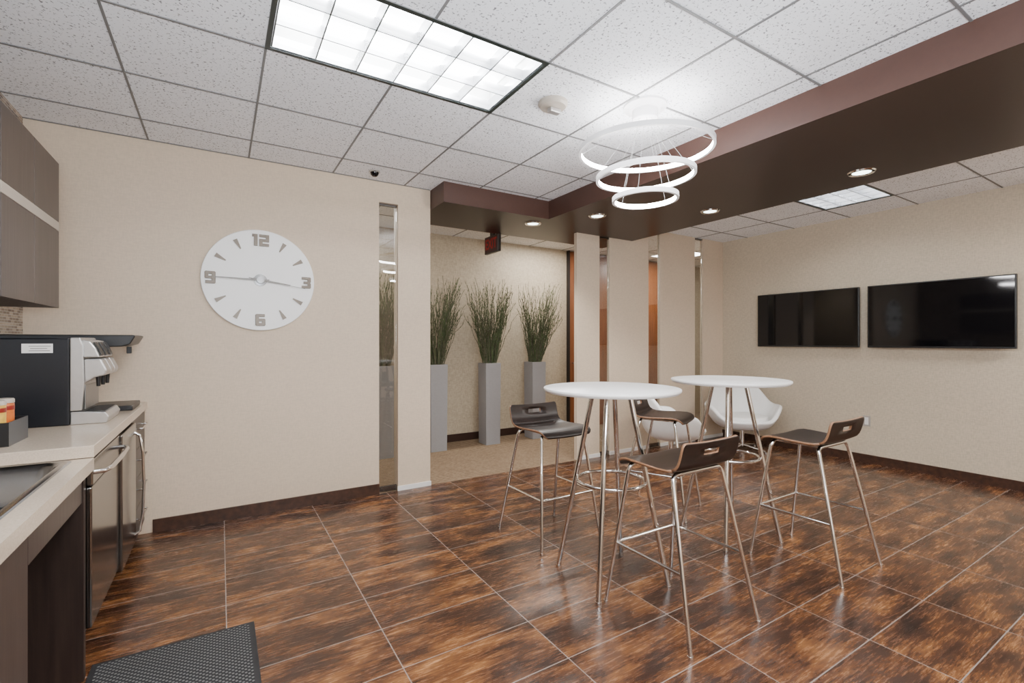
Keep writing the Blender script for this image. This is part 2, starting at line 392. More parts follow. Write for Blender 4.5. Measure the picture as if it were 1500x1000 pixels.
# ------------------------------------------------------------------ light fixtures
def troffer(F,nx,ny,nt_,label):
    x0,x1,y0,y1=F; e=thing('ceiling_light',((x0+x1)/2,(y0+y1)/2,H),label,'ceiling light',group='recessed louver lights')
    a=(x1-x0)/2; b=(y1-y0)/2
    bm=bmesh.new(); t=0.006; h=0.13
    bx(bm,-a,-a+t,-b,b,0,h); bx(bm,a-t,a,-b,b,0,h); bx(bm,-a+t,a-t,-b,-b+t,0,h); bx(bm,-a+t,a-t,b-t,b,0,h); bx(bm,-a,a,-b,b,h,h+0.01)
    finish('housing',bm,M['louver'],parent=e)
    bm=bmesh.new(); bx(bm,-a+0.02,a-0.02,-b+0.02,b-0.02,h-0.012,h-0.004)
    finish('reflector',bm,M['lamp'],parent=e)
    A=a-0.022; Bv=b-0.022
    for j in range(nt_):
        y=-Bv+2*Bv*(j+0.5)/nt_
        bm=bmesh.new(); tube(bm,[(-A+0.01,y,0.088),(A-0.01,y,0.088)],0.014,12)
        finish('lamp_tube',bm,M['tubeglow'],parent=e,smooth=True)
    bm=bmesh.new()
    def blade(p0,along):
        prof=[(-0.0034,0.0),(0.0034,0.0),(0.0052,0.02),(0.010,0.052),(-0.010,0.052),(-0.0052,0.02)]
        if along=='y': fs=prism(bm,[(p0+q[0],q[1]) for q in prof],'y',-Bv,Bv)
        else: fs=prism(bm,[(p0+q[0],q[1]) for q in prof],'x',-A,A)
        fs[2].material_index=1
    for i in range(nx+1): blade(-A+2*A*i/nx,'y')
    for j in range(ny+1): blade(-Bv+2*Bv*j/ny,'x')
    finish('louver',bm,[M['louverm'],M['louverd']],parent=e)
    bm=bmesh.new(); f=0.016
    bx(bm,-a-0.004,-a+f,-b-0.004,b+0.004,-0.006,-0.0005); bx(bm,a-f,a+0.004,-b-0.004,b+0.004,-0.006,-0.0005)
    bx(bm,-a+f,a-f,-b-0.004,-b+f,-0.006,-0.0005); bx(bm,-a+f,a-f,b-f,b+0.004,-0.006,-0.0005)
    finish('frame',bm,M['lframe'],parent=e)
troffer(F1,6,3,3,'long recessed fluorescent ceiling light with white louver grid')
troffer(F2,4,4,2,'square recessed fluorescent ceiling light above the televisions')
e=thing('downlight',(2.75,4.04,SB),'small round recessed downlight in the brown soffit','downlight',group='round downlights in the soffit')
bm=bmesh.new(); lathe(bm,[(0.058,-0.004),(0.066,-0.010),(0.080,-0.009),(0.086,-0.0005),(0.058,-0.0005),(0.058,-0.004)])
finish('trim_ring',bm,M['chrome'],parent=e,smooth=True)
bm=bmesh.new(); lathe(bm,[(0,-0.003),(0.057,-0.003),(0.057,-0.0005),(0,-0.0005)])
finish('lamp',bm,M['down'],parent=e)
for l in ((3.115,3.467),(3.9,2.787),(3.93,1.572)): dup(e,(l[0],l[1],SB))
PX,PY=2.15,1.975
e=thing('pendant_light',(PX,PY,H),'white pendant chandelier with three stacked glowing hoops','pendant light')
bm=bmesh.new(); lathe(bm,[(0,0),(0.125,0),(0.125,-0.012),(0.095,-0.022),(0.09,-0.028),(0.075,-0.03),(0.075,-0.085),(0.07,-0.09),(0,-0.09)])
finish('canopy',bm,M['ringbody'],parent=e,smooth=True)
def hoop(R,z,tilt,w=0.016,h=0.028):
    bm=bmesh.new(); n=96
    lathe(bm,[(R,-h/2),(R,h/2),(R-w,h/2),(R-w,-h/2),(R,-h/2)],seg=n,mis=[0,0,1,0])
    o=finish('hoop',bm,[M['ringbody'],M['ringglow']],parent=e,loc=(0,0,z-H),smooth=True); o.rotation_euler=tilt
hoop(0.39,2.47,(math.radians(1.5),math.radians(-1),0)); hoop(0.288,2.313,(0,math.radians(-2),0)); hoop(0.192,2.18,(0,math.radians(-1),0))
for R,z,ph,nw in ((0.382,2.482,0.2,6),(0.280,2.325,0.9,4),(0.184,2.192,1.6,4)):
    for k in range(nw):
        a=ph+2*math.pi*k/nw
        bm=bmesh.new(); tube(bm,[(0.05*math.cos(a),0.05*math.sin(a),-0.09),(R*math.cos(a),R*math.sin(a),z-H)],0.0007,6)
        finish('suspension_wire',bm,M['wire'],parent=e,smooth=True)
e=thing('smoke_detector',(1.66,2.23,H),'round white smoke alarm with strobe on the ceiling tile','smoke detector')
bm=bmesh.new(); lathe(bm,[(0,0),(0.085,0),(0.085,-0.016),(0.074,-0.03),(0.05,-0.034),(0,-0.034)])
finish('base',bm,M['strip'],parent=e,smooth=True)
bm=bmesh.new(); bx(bm,-0.03,0.045,-0.02,0.02,-0.062,-0.034)
finish('strobe',bm,M['silver'],parent=e,bevel=0.006)
e=thing('security_camera',(1.08,3.90,H),'small black dome camera on the ceiling','security camera')
bm=bmesh.new(); lathe(bm,[(0,0),(0.045,0),(0.045,-0.008),(0.036,-0.012),(0.0,-0.012)],seg=24); finish('ring',bm,M['silver'],parent=e,smooth=True)
bm=bmesh.new(); lathe(bm,[(0.034,-0.012),(0.03,-0.03),(0.017,-0.042),(0,-0.045)],seg=24); finish('dome',bm,M['screen'],parent=e,smooth=True)
e=thing('exit_sign',(2.70,4.80,2.36),'ceiling-mounted exit sign with red lettering','exit sign')
bm=bmesh.new(); bx(bm,-0.02,0.02,-0.16,0.16,0,0.20); bx(bm,-0.015,0.015,-0.04,0.04,0.20,H-2.36)
finish('housing',bm,M['dframe'],parent=e,bevel=0.004)
bm=bmesh.new(); bx(bm,-0.023,-0.0205,-0.145,0.145,0.015,0.185); finish('face',bm,M['exitface'],parent=e)
text_part('lettering','EXIT',0.165,M['exitred'],e,(-0.0245,0,0.10),B_LEFT,0.001,0.003,0.78)

# ------------------------------------------------------------------ wall clock
CR=0.385
e=thing('wall_clock',(0.262,YC,1.80),'large round white wall clock with champagne numerals and wedge markers','clock')
def disc(bm,prof,seg=96):
    b2=bmesh.new(); lathe(b2,prof,seg=seg)
    me=bpy.data.meshes.new('t'); b2.to_mesh(me); b2.free(); me.transform(B_FRONT); bm.from_mesh(me); bpy.data.meshes.remove(me)
bm=bmesh.new(); disc(bm,[(0,0.001),(CR-0.02,0.001),(CR-0.003,0.012),(CR,0.020),(CR-0.004,0.024),(0,0.024)])
finish('face',bm,M['clockface'],parent=e,smooth=True)
G={'1':[(16,42,0,92),(4,18,70,92)],
   '2':[(0,70,70,92),(46,70,36,92),(0,70,35,57),(0,24,0,57),(0,70,0,22)],
   '3':[(0,66,70,92),(44,70,50,88),(14,66,36,56),(44,70,4,42),(0,66,0,22)],
   '6':[(4,66,70,92),(0,25,4,88),(0,66,36,56),(45,70,4,52),(4,66,0,21)],
   '9':[(4,66,71,92),(0,25,40,88),(4,70,36,56),(45,70,4,88),(4,66,0,22)]}
def numeral(txt,cx,cz,s=0.00098):
    bm=bmesh.new(); W_=sum(46 if c=='1' else 70 for c in txt)+6*(len(txt)-1); x=-W_/2
    for c in txt:
        for q,(a,b,z0_,z1_) in enumerate(G[c]):
            d=0.0002*q
            bx(bm,cx+(x+a)*s,cx+(x+b)*s,-0.034-d,-0.0245,cz+(z0_-46)*s,cz+(z1_-46)*s)
        x+=(46 if c=='1' else 70)+6
    finish('numeral',bm,M['champagne'],parent=e,bevel=0.0025)
numeral('12',0,0.305); numeral('3',0.325,0); numeral('6',0,-0.305); numeral('9',-0.325,0)
for k in range(12):
    if k%3==0: continue
    a=math.radians(30*k); bm=bmesh.new()
    prism(bm,[(-0.004,0.262),(0.004,0.262),(0.016,0.338),(-0.016,0.338)],'y',-0.032,-0.0245)
    bmesh.ops.rotate(bm,verts=bm.verts,matrix=Matrix.Rotation(a,3,'Y'),cent=(0,0,0))
    finish('hour_marker',bm,M['champagne'],parent=e)
def hand(name,ang,L,back,w,y,mat):
    bm=bmesh.new(); prism(bm,[(-w,-back),(w,-back),(w*0.4,L),(-w*0.4,L)],'y',y-0.002,y)
    bmesh.ops.rotate(bm,verts=bm.verts,matrix=Matrix.Rotation(math.radians(ang),3,'Y'),cent=(0,0,0))
    finish(name,bm,mat,parent=e)
hand('minute_hand',-89,0.30,0.06,0.008,-0.038,M['handm']); hand('hour_hand',98,0.21,0.05,0.009,-0.042,M['handm']); hand('second_hand',99,0.32,0.08,0.003,-0.046,M['handm'])
bm=bmesh.new(); disc(bm,[(0,0.0241),(0.045,0.0241),(0.045,0.032),(0.028,0.034),(0.026,0.048),(0,0.050)],32); finish('hub',bm,M['silverd'],parent=e,smooth=True)

# ------------------------------------------------------------------ televisions
def tv(y0,y1,z0,z1,label):
    e=thing('television',(XR-0.002,(y0+y1)/2,z0),label,'television',group='wall-mounted televisions'); w=(y1-y0)/2; h=z1-z0
    bm=bmesh.new(); bx(bm,-0.075,-0.04,-w,w,0,h); finish('housing',bm,M['blackpl'],parent=e,bevel=0.004)
    bm=bmesh.new(); bx(bm,-0.0765,-0.0755,-w+0.012,w-0.012,0.018,h-0.012); finish('screen',bm,M['screen'],parent=e)
    bm=bmesh.new(); bx(bm,-0.04,0,-0.2,0.2,h/2-0.12,h/2+0.12); finish('wall_bracket',bm,M['blackpl'],parent=e)
tv(2.415,3.565,1.265,1.93,'black flat-screen television mounted nearer the room corner')
tv(1.205,2.335,1.265,1.93,'black flat-screen television mounted farther from the room corner')
e=thing('wall_outlet',(XR,2.37,0.40),'grey electrical outlet plate low on the wallpapered wall','outlet')
bm=bmesh.new(); bx(bm,-0.006,0,-0.036,0.036,0,0.115); finish('plate',bm,M['outlet'],parent=e,bevel=0.002)
bm=bmesh.new(); bx(bm,-0.010,-0.006,-0.017,0.017,0.018,0.097); finish('socket',bm,M['whitepl'],parent=e)

# ------------------------------------------------------------------ bar tables
TZ=1.07
def make_table(loc,rot,label):
    e=thing('bar_table',(loc[0],loc[1],0),label,'table',rot,group='round bar tables')
    bm=bmesh.new(); R=0.381
    lathe(bm,[(0,TZ-0.024),(R-0.012,TZ-0.024),(R-0.002,TZ-0.014),(R,TZ-0.008),(R-0.002,TZ-0.001),(R-0.004,TZ),(0,TZ)],seg=72)
    finish('tabletop',bm,M['white'],parent=e,smooth=True)
    bm=bmesh.new(); lathe(bm,[(0,TZ-0.034),(0.16,TZ-0.034),(0.16,TZ-0.0245),(0,TZ-0.0245)],seg=32); finish('mounting_plate',bm,M['chrome'],parent=e,smooth=True)
    for k in range(4):
        a=math.pi/2*k; c,s=math.cos(a),math.sin(a)
        bm=bmesh.new(); tube(bm,[(0.105*c,0.105*s,TZ-0.034),(0.31*c,0.31*s,0.008)],0.0145,14)
        lathe(bm,[(0,0),(0.016,0),(0.016,0.012),(0,0.012)],0.31*c,0.31*s,14)
        finish('leg',bm,M['chrome'],parent=e,smooth=True)
    bm=bmesh.new(); n=48; tube(bm,[(0.19*math.cos(2*math.pi*k/n),0.19*math.sin(2*math.pi*k/n),0.545) for k in range(n)],0.010,10,closed=True)
    finish('footrest_ring',bm,M['chrome'],parent=e,smooth=True)
    return e
t1=make_table((1.885,1.985),math.radians(35),'round white bar-height table on splayed chrome legs with ring footrest')
t2=dup(t1,(2.985,1.985,0),math.radians(30))

# ------------------------------------------------------------------ bar stools
def shell(name,prof,halfw,ends,hole,parent):
    bm=bmesh.new(); ts=[-1,-0.985,-0.93,-0.8,-0.55,-0.26,0,0.26,0.55,0.8,0.93,0.985,1]
    grid=[]
    for i,(y,z) in enumerate(prof):
        k=ends.get(i,1.0)
        grid.append([bm.verts.new((halfw*k*t, y, z+ (0.006*(t*t)) )) for t in ts])
    for i in range(len(prof)-1):
        for j in range(len(ts)-1):
            if hole and i in hole and abs((ts[j]+ts[j+1])/2)<0.26: continue
            bm.faces.new((grid[i][j],grid[i+1][j],grid[i+1][j+1],grid[i][j+1]))
    for v in [v for v in bm.verts if not v.link_faces]: bm.verts.remove(v)
    bmesh.ops.recalc_face_normals(bm,faces=bm.faces[:])
    ob=finish(name,bm,[M['seat'],M['ply']],parent=parent,smooth=True,recalc=False)
    md=ob.modifiers.new('s','SOLIDIFY'); md.thickness=0.013; md.offset=0; md.material_offset_rim=1; md.use_even_offset=True
    return ob
def make_stool(loc,rot,label):
    e=thing('bar_stool',(loc[0],loc[1],0),label,'stool',rot,group='bar stools around the tables')
    seat=[(0.215,0.700),(0.213,0.709),(0.205,0.722),(0.185,0.735),(0.15,0.742),(0.09,0.741),(0.02,0.737),(-0.05,0.735),(-0.10,0.737),(-0.130,0.745)]
    back=[(-0.130,0.745),(-0.150,0.757),(-0.163,0.775),(-0.171,0.795),(-0.177,0.816),(-0.183,0.842),(-0.187,0.860),(-0.189,0.870),(-0.190,0.876)]
    shell('seat',seat,0.205,{0:0.84,1:0.91,2:0.965,3:0.99},None,e)
    shell('backrest',back,0.205,{8:0.90,7:0.965,6:0.99},(4,),e)
    r=0.0105
    for sx in (-1,1):
        for sy in (-1,1):
            ty=-0.11 if sy<0 else 0.15
            fy=-0.26 if sy<0 else 0.25
            bm=bmesh.new()
            tube(bm,[(sx*0.125,ty,0.7215),(sx*0.155,ty,0.720),(sx*0.172,ty,0.708),(sx*0.180,ty+0.008*sy,0.685),(sx*0.245,fy,0.006)],r,12)
            lathe(bm,[(0,0),(0.0125,0),(0.0125,0.014),(0,0.014)],sx*0.245,fy,12)
            finish('leg',bm,M['chrome'],parent=e,smooth=True)
    bm=bmesh.new()
    for sx in (-1,1): tube(bm,[(sx*0.125,-0.11,0.7215),(sx*0.125,0.15,0.7215)],r,10)
    tube(bm,[(-0.125,-0.11,0.7215),(0.125,-0.11,0.7215)],r,10); tube(bm,[(-0.125,0.15,0.7215),(0.125,0.15,0.7215)],r,10)
    finish('seat_frame',bm,M['chrome'],parent=e,smooth=True)
    zf=0.315; t=(0.685-zf)/0.679; X=0.180+0.065*t; yb=-0.118-0.142*t; yf=0.158+0.092*t
    bm=bmesh.new()
    tube(bm,[(-X,yb,zf),(-X,yf,zf)],0.008,10); tube(bm,[(X,yb,zf),(X,yf,zf)],0.008,10); tube(bm,[(-X,yf,zf),(X,yf,zf)],0.008,10)
    finish('footrest',bm,M['chrome'],parent=e,smooth=True)
    return e
s3=make_stool((1.92,1.55),0,'espresso bent-plywood bar stool with chrome legs and slotted low back')
dup(s3,(3.08,1.49,0),math.radians(1))
dup(s3,(1.945,2.66,0),math.radians(181))
dup(s3,(3.01,2.60,0),math.radians(-155))

# ------------------------------------------------------------------ lounge chairs
def make_lounge(loc,rot,label):
    e=thing('lounge_chair',(loc[0],loc[1],0),label,'armchair',rot,group='white swivel lounge chairs')
    n=48; bm=bmesh.new(); rings=[]
    def sm(a,b,x):
        x=max(0,min(1,(x-a)/(b-a))); return x*x*(3-2*x)
    for s in (0,0.25,0.5,0.65,0.78,0.90,1.0):
        ring=[]
        for k in range(n):
            a=2*math.pi*k/n   # front = +y
            f=math.sin(a)
            side=abs(math.cos(a))
            h=0.39+0.17*sm(-0.80,-0.25,-f)+0.235*sm(0.30,0.90,-f)
            R=0.345+0.085*side**3+0.03*sm(0.4,1,-f)
            base=0.22+0.03*side
            if s<=0.5:
                r=base*(s/0.5); z=0.275+0.012*(s/0.5)**2
            else:
                q=(s-0.5)/0.5; r=base+(R-base)*(q**0.72); z=0.287+(h-0.287)*(q**1.2)
            ring.append(bm.verts.new((r*math.cos(a),r*math.sin(a),z)) if s>0 else None)
        rings.append(ring)
    c=bm.verts.new((0,0,0.275))
    for k in range(n): bm.faces.new((c,rings[1][k],rings[1][(k+1)%n]))
    for i in range(1,len(rings)-1):
        for k in range(n): bm.faces.new((rings[i][k],rings[i+1][k],rings[i+1][(k+1)%n],rings[i][(k+1)%n]))
    ob=finish('seat_shell',bm,M['leather'],parent=e,smooth=True)
    ob.data.set_sharp_from_angle(angle=math.pi)
    md=ob.modifiers.new('s','SOLIDIFY'); md.thickness=0.05; md.offset=0
    md=ob.modifiers.new('ss','SUBSURF'); md.levels=1; md.render_levels=2
    bm=bmesh.new()
    lathe(bm,[(0,0.325),(0.22,0.325),(0.275,0.345),(0.29,0.385),(0.275,0.42),(0.22,0.434),(0,0.438)],seg=40)
    for v in bm.verts: v.co.y*=0.95; v.co.y+=0.02
    finish('seat_cushion',bm,M['leather'],parent=e,smooth=True)
    bm=bmesh.new(); tube(bm,[(0,0,0.04),(0,0,0.252)],0.028,16); finish('pedestal',bm,M['chrome'],parent=e,smooth=True)
    for k in range(4):
        a=math.pi/4+math.pi/2*k; c_,s_=math.cos(a),math.sin(a); bm=bmesh.new()
        tube(bm,[(0.02*c_,0.02*s_,0.055),(0.29*c_,0.29*s_,0.02)],0.018,10,r2=0.011)
        lathe(bm,[(0,0),(0.016,0),(0.016,0.016),(0,0.016)],0.29*c_,0.29*s_,12)
        finish('leg',bm,M['chrome'],parent=e,smooth=True)
    return e
l1=make_lounge((5.50,3.48),math.radians(138),'white leather swivel bucket armchair near the room corner')
dup(l1,(4.25,3.53,0),math.radians(-122),'white leather swivel bucket armchair near the glass partition')

# ------------------------------------------------------------------ corridor plants
def make_plant(x,y,spread,seed,label,leanx=0):
    rnd=random.Random(seed)
    e=thing('potted_plant',(x,y,0),label,'plant',group='tall planters with willow branches')
    bm=bmesh.new(); hb,ht,hz=0.103,0.110,1.05
    def ring(h,z): return [bm.verts.new(p) for p in ((-h,-h,z),(h,-h,z),(h,h,z),(-h,h,z))]
    rs=[ring(hb,0),ring(ht,hz),ring(ht-0.014,hz),ring(ht-0.016,hz-0.06)]
    bm.faces.new(rs[0][::-1]); bm.faces.new(rs[-1])
    for i in range(3):
        for k in range(4): bm.faces.new((rs[i][k],rs[i][(k+1)%4],rs[i+1][(k+1)%4],rs[i+1][k]))
    finish('planter',bm,M['planter'],parent=e,bevel=0.003,label='tall square grey planter')
    bm=bmesh.new()
    for i in range(150):
        a=rnd.uniform(0,2*math.pi); r0=0.085*math.sqrt(rnd.random()); sp=spread*math.sqrt(rnd.random()); L=rnd.uniform(0.62,1.18)
        b=rnd.uniform(-0.05,0.05); pts=[]
        a2=a+rnd.uniform(-0.5,0.5); wv=rnd.uniform(0,6)
        for k in range(15):
            t=k/14
            wob=0.016*math.sin(t*20+wv)*t
            pts.append(Vector((r0*math.cos(a)+(sp*math.cos(a2)+leanx)*t**1.25+b*math.sin(t*5)+wob, r0*math.sin(a)+sp*0.55*math.sin(a2)*t**1.25+b*math.cos(t*4)*t, 1.0+L*t*(1-0.12*sp*t))))
        tube(bm,pts,0.0042,4,mi=0 if i%3 else 1,r2=0.0020,caps=False)
        for q in range(40):
            t=0.05+0.93*rnd.random(); k=min(13,int(t*14)); f=t*14-k; p=pts[k].lerp(pts[k+1],f); d=(pts[k+1]-pts[k]).normalized()
            o=Vector((rnd.uniform(-1,1),rnd.uniform(-1,1),rnd.uniform(-0.2,0.6))).normalized()
            tip=p+(d*1.2+o*0.55).normalized()*rnd.uniform(0.020,0.042); sd=d.cross(o).normalized()*0.0030; mid=p.lerp(tip,0.5)
            v=[bm.verts.new(p),bm.verts.new(mid+sd),bm.verts.new(tip),bm.verts.new(mid-sd)]
            bm.faces.new(v).material_index=1
    o=finish('foliage',bm,[M['twig'],M['leafm']],parent=e,recalc=False); o['kind']='stuff'
for i,(x,sp,ln) in enumerate(((1.60,0.22,0),(2.25,0.33,0.02),(3.00,0.34,0.0),(3.72,0.31,0.10))):
    make_plant(x,5.42,sp,11+i,'tall square grey planter with leafy green willow branches',ln)

# ------------------------------------------------------------------ kitchen run
CF=-0.43
def upper(y0,y1):
    e=thing('wall_cabinet',(XL,y0,1.505),'grey-brown laminate wall cabinet with cream divider strip','cabinet',group='wall cabinets above the counter')
    w=y1-y0; bm=bmesh.new(); bx(bm,0.001,0.31,0.0,w,0,0.755); finish('body',bm,M['cab'],parent=e)
    bm=bmesh.new(); bx(bm,0.311,0.332,0,w,0.402,0.447); finish('divider_strip',bm,M['strip'],parent=e,label='cream horizontal strip')
    n=2
    for k in range(n):
        for (a,b) in ((0.0,0.400),(0.449,0.755)):
            bm=bmesh.new(); bx(bm,0.311,0.331,w*k/n+0.0015,w*(k+1)/n-0.0015,a,b); finish('door',bm,M['cab'],parent=e,bevel=0.001)
for a in (2.585,1.81,1.035): upper(a,a+0.77)
bm=bmesh.new(); bx(bm,XL+0.001,CF,2.49,YC-0.001,0.866,0.914)
solo(finish('countertop',bm,M['stone'],bevel=0.003),'beige speckled quartz countertop, raised section under the coffee machines','countertop')
SX0,SX1,SY0,SY1=-0.98,-0.505,1.72,2.45
bm=bmesh.new(); Y0=0.3
bx(bm,XL+0.001,SX0,Y0,2.489,0.817,0.865); bx(bm,SX1,CF,Y0,2.489,0.817,0.865); bx(bm,SX0,SX1,Y0,SY0,0.817,0.865); bx(bm,SX0,SX1,SY1,2.489,0.817,0.865)
solo(finish('countertop',bm,M['stone']),'beige speckled quartz countertop, lowered section holding the sink','countertop')
e=thing('sink',((SX0+SX1)/2,(SY0+SY1)/2,0.865),'stainless steel drop-in sink in the lowered counter','sink')
a=(SX1-SX0)/2; b=(SY1-SY0)/2
def rr(hx,hy,r,z,n=6):
    out=[]
    for cx,cy,a0 in ((hx-r,hy-r,0),(-hx+r,hy-r,90),(-hx+r,-hy+r,180),(hx-r,-hy+r,270)):
        for k in range(n+1):
            t=math.radians(a0+90*k/n); out.append(bm.verts.new((cx+r*math.cos(t),cy+r*math.sin(t),z)))
    return out
bm=bmesh.new()
R=[rr(a+0.018,b+0.018,0.03,0.001),rr(a+0.014,b+0.014,0.03,0.005),rr(a-0.006,b-0.006,0.04,0.005),rr(a-0.016,b-0.016,0.05,-0.004)]
for i in range(3):
    for k in range(len(R[0])): k2=(k+1)%len(R[0]); bm.faces.new((R[i][k],R[i][k2],R[i+1][k2],R[i+1][k]))
finish('rim',bm,M['steelsink'],parent=e,smooth=True)
bm=bmesh.new(); R=[rr(a-0.016,b-0.016,0.05,-0.004),rr(a-0.024,b-0.024,0.05,-0.02),rr(a-0.045,b-0.045,0.05,-0.13),rr(a-0.075,b-0.075,0.05,-0.15)]
for i in range(3):
    for k in range(len(R[0])): k2=(k+1)%len(R[0]); bm.faces.new((R[i][k],R[i][k2],R[i+1][k2],R[i+1][k]))
bm.faces.new(R[-1]); finish('basin',bm,M['steelsink'],parent=e,smooth=True)
bm=bmesh.new(); lathe(bm,[(0,-0.146),(0.02,-0.146),(0.042,-0.1445),(0.045,-0.149),(0,-0.149)],seg=24); finish('drain',bm,M['chrome'],parent=e,smooth=True)
e=thing('base_cabinet',(XL,0.3,0),'dark brown laminate base cabinet with chrome pulls and knee-space apron','cabinet')
bm=bmesh.new(); bx(bm,0.001,0.57,0,1.545,0.09,0.70); bx(bm,0.001,0.52,0,1.545,0,0.09); finish('body',bm,M['cabd'],parent=e)
for k in range(3):
    bm=bmesh.new(); bx(bm,0.571,0.590,0.002+0.515*k,0.513+0.515*k,0.10,0.815); d=finish('door',bm,M['cab'],parent=e)
    hy=0.515*k+0.17
    bm=bmesh.new(); tube(bm,[(0.590,hy,0.30),(0.622,hy,0.30),(0.622,hy,0.78),(0.590,hy,0.78)],0.007,10); finish('handle',bm,M['chrome'],parent=d,smooth=True)
bm=bmesh.new(); bx(bm,0.575,0.590,1.547,2.153,0.70,0.816); finish('apron',bm,M['cab'],parent=e)
bm=bmesh.new(); prism(bm,[(0.560,0.70),(0.575,0.70),(0.30,0.30),(0.285,0.30)],'y',1.547,2.153); finish('sloped_panel',bm,M['blackpl'],parent=e)
bm=bmesh.new(); bx(bm,XL+0.001,-0.455,2.455,2.488,0,0.816)
solo(finish('cabinet_end_panel',bm,M['cabd'],bevel=0.001),'dark brown laminate end panel beside the knee space','cabinet panel')
e=thing('dishwasher',(XL,2.495,0),'stainless steel dishwasher with curved bar handle under the counter','dishwasher')
bm=bmesh.new(); bx(bm,0.02,0.575,0,0.60,0.13,0.862); bx(bm,0.02,0.50,0.002,0.598,0,0.13); finish('body',bm,M['blackpl'],parent=e)
bm=bmesh.new(); bx(bm,0.576,0.612,0.004,0.596,0.18,0.745); finish('door',bm,M['steel'],parent=e,bevel=0.006)
bm=bmesh.new(); bx(bm,0.576,0.615,0.004,0.596,0.750,0.855); finish('control_panel',bm,M['steel'],parent=e,bevel=0.006)
bm=bmesh.new(); tube(bm,[(0.61,0.03,0.80),(0.645,0.045,0.80),(0.658,0.10,0.80),(0.662,0.30,0.80),(0.658,0.50,0.80),(0.645,0.555,0.80),(0.61,0.57,0.80)],0.010,12); finish('handle',bm,M['chrome'],parent=e,smooth=True)
e=thing('ice_maker',(XL,3.10,0),'stainless undercounter ice maker with bowed vertical handle','refrigerator')
bm=bmesh.new(); bx(bm,0.02,0.58,0,0.46,0.11,0.855); bx(bm,0.02,0.52,0.002,0.458,0,0.11); finish('body',bm,M['blackpl'],parent=e)
bm=bmesh.new(); bx(bm,0.581,0.625,0.004,0.456,0.15,0.85); finish('door',bm,M['steel'],parent=e,bevel=0.006)
bm=bmesh.new(); tube(bm,[(0.62,0.41,0.80),(0.648,0.41,0.78),(0.662,0.41,0.68),(0.668,0.41,0.50),(0.662,0.41,0.32),(0.648,0.41,0.22),(0.62,0.41,0.20)],0.008,12); finish('handle',bm,M['chrome'],parent=e,smooth=True)
e=thing('drawer_cabinet',(XL,3.565,0),'dark brown drawer base cabinet with chrome bar pulls','cabinet')
bm=bmesh.new(); bx(bm,0.001,0.585,0,0.55,0.09,0.862); bx(bm,0.001,0.53,0,0.55,0,0.09); finish('body',bm,M['cabd'],parent=e)
for k,(a,b) in enumerate(((0.10,0.28),(0.285,0.465),(0.47,0.65),(0.655,0.855))):
    bm=bmesh.new(); bx(bm,0.586,0.605,0.003,0.547,a,b); d=finish('drawer',bm,M['cab'],parent=e)
    z=(a+b)/2+0.03; bm=bmesh.new(); tube(bm,[(0.605,0.17,z),(0.635,0.17,z),(0.635,0.40,z),(0.605,0.40,z)],0.006,10); finish('handle',bm,M['chrome'],parent=d,smooth=True)

Z0=0.9145
e=thing('coffee_machine',(-1.02,3.14,Z0),'large black coffee machine with silver dispensing front on the counter','coffee machine')
bm=bmesh.new(); bx(bm,0,0.385,0,0.34,0.0,0.432)
finish('body',bm,M['blackbody'],parent=e,bevel=0.006)
bm=bmesh.new(); prism(bm,[(0.386,0.435),(0.425,0.435),(0.435,0.40),(0.440,0.20),(0.430,0.07),(0.386,0.07)],'y',0.0,0.34)
finish('front_frame',bm,M['silver'],parent=e,bevel=0.005,label='silver front frame')
for y0,y1 in ((0.004,0.112),(0.118,0.222),(0.228,0.336)):
    bm=bmesh.new(); prism(bm,[(0.430,0.425),(0.462,0.418),(0.482,0.385),(0.500,0.335),(0.4365,0.335)],'y',y0,y1)
    finish('dispenser_module',bm,M['silver'],parent=e,bevel=0.006,label='silver dispenser module')
    bm=bmesh.new(); prism(bm,[(0.437,0.328),(0.503,0.328),(0.528,0.270),(0.522,0.245),(0.475,0.232),(0.4385,0.205)],'y',y0+0.004,y1-0.004)
    finish('dispenser_panel',bm,M['silver'],parent=e,bevel=0.008,label='silver dispenser panel')
    bm=bmesh.new(); prism(bm,[(0.470,0.411),(0.486,0.383),(0.500,0.344),(0.504,0.345),(0.490,0.385),(0.474,0.413)],'y',y0+0.02,y1-0.02)
    finish('button_panel',bm,M['blackpl'],parent=e)
    ym=(y0+y1)/2
    bm=bmesh.new(); tube(bm,[(0.485,ym,0.240),(0.485,ym,0.185)],0.012,12,r2=0.008)
    finish('nozzle',bm,M['blackpl'],parent=e,smooth=True)
bm=bmesh.new(); bx(bm,0.4385,0.442,0.02,0.32,0.075,0.195); finish('splash_panel',bm,M['silverd'],parent=e)
bm=bmesh.new(); prism(bm,[(0.386,0.0),(0.525,0.0),(0.535,0.03),(0.52,0.055),(0.386,0.066)],'y',0.01,0.33); finish('drip_tray',bm,M['silver'],parent=e,bevel=0.004)
bm=bmesh.new()
for k in range(10): bx(bm,0.44,0.515,0.035+0.028*k,0.047+0.028*k,0.0595,0.063)
bx(bm,0.435,0.44,0.03,0.31,0.0595,0.0625)
finish('drip_grille',bm,M['blackpl'],parent=e)
bm=bmesh.new(); bx(bm,0.215,0.325,-0.0015,-0.0002,0.360,0.405)
finish('sticker',bm,M['whitepl'],parent=e,label='small white service sticker')
for k,(x0,x1) in enumerate(((0.240,0.315),(0.245,0.305),(0.240,0.318))):
    bm=bmesh.new(); bx(bm,x0,x1,-0.002,-0.0016,0.369+0.011*k,0.372+0.011*k)
    finish('printed_line',bm,M['handm'],parent=e)
e=thing('coffee_brewer',(-1.02,3.62,Z0),'black coffee brewer with flat wide top and black drip base','coffee machine')
bm=bmesh.new(); bx(bm,0,0.25,0.02,0.32,0.03,0.36); finish('tower',bm,M['blackbody'],parent=e,bevel=0.006)
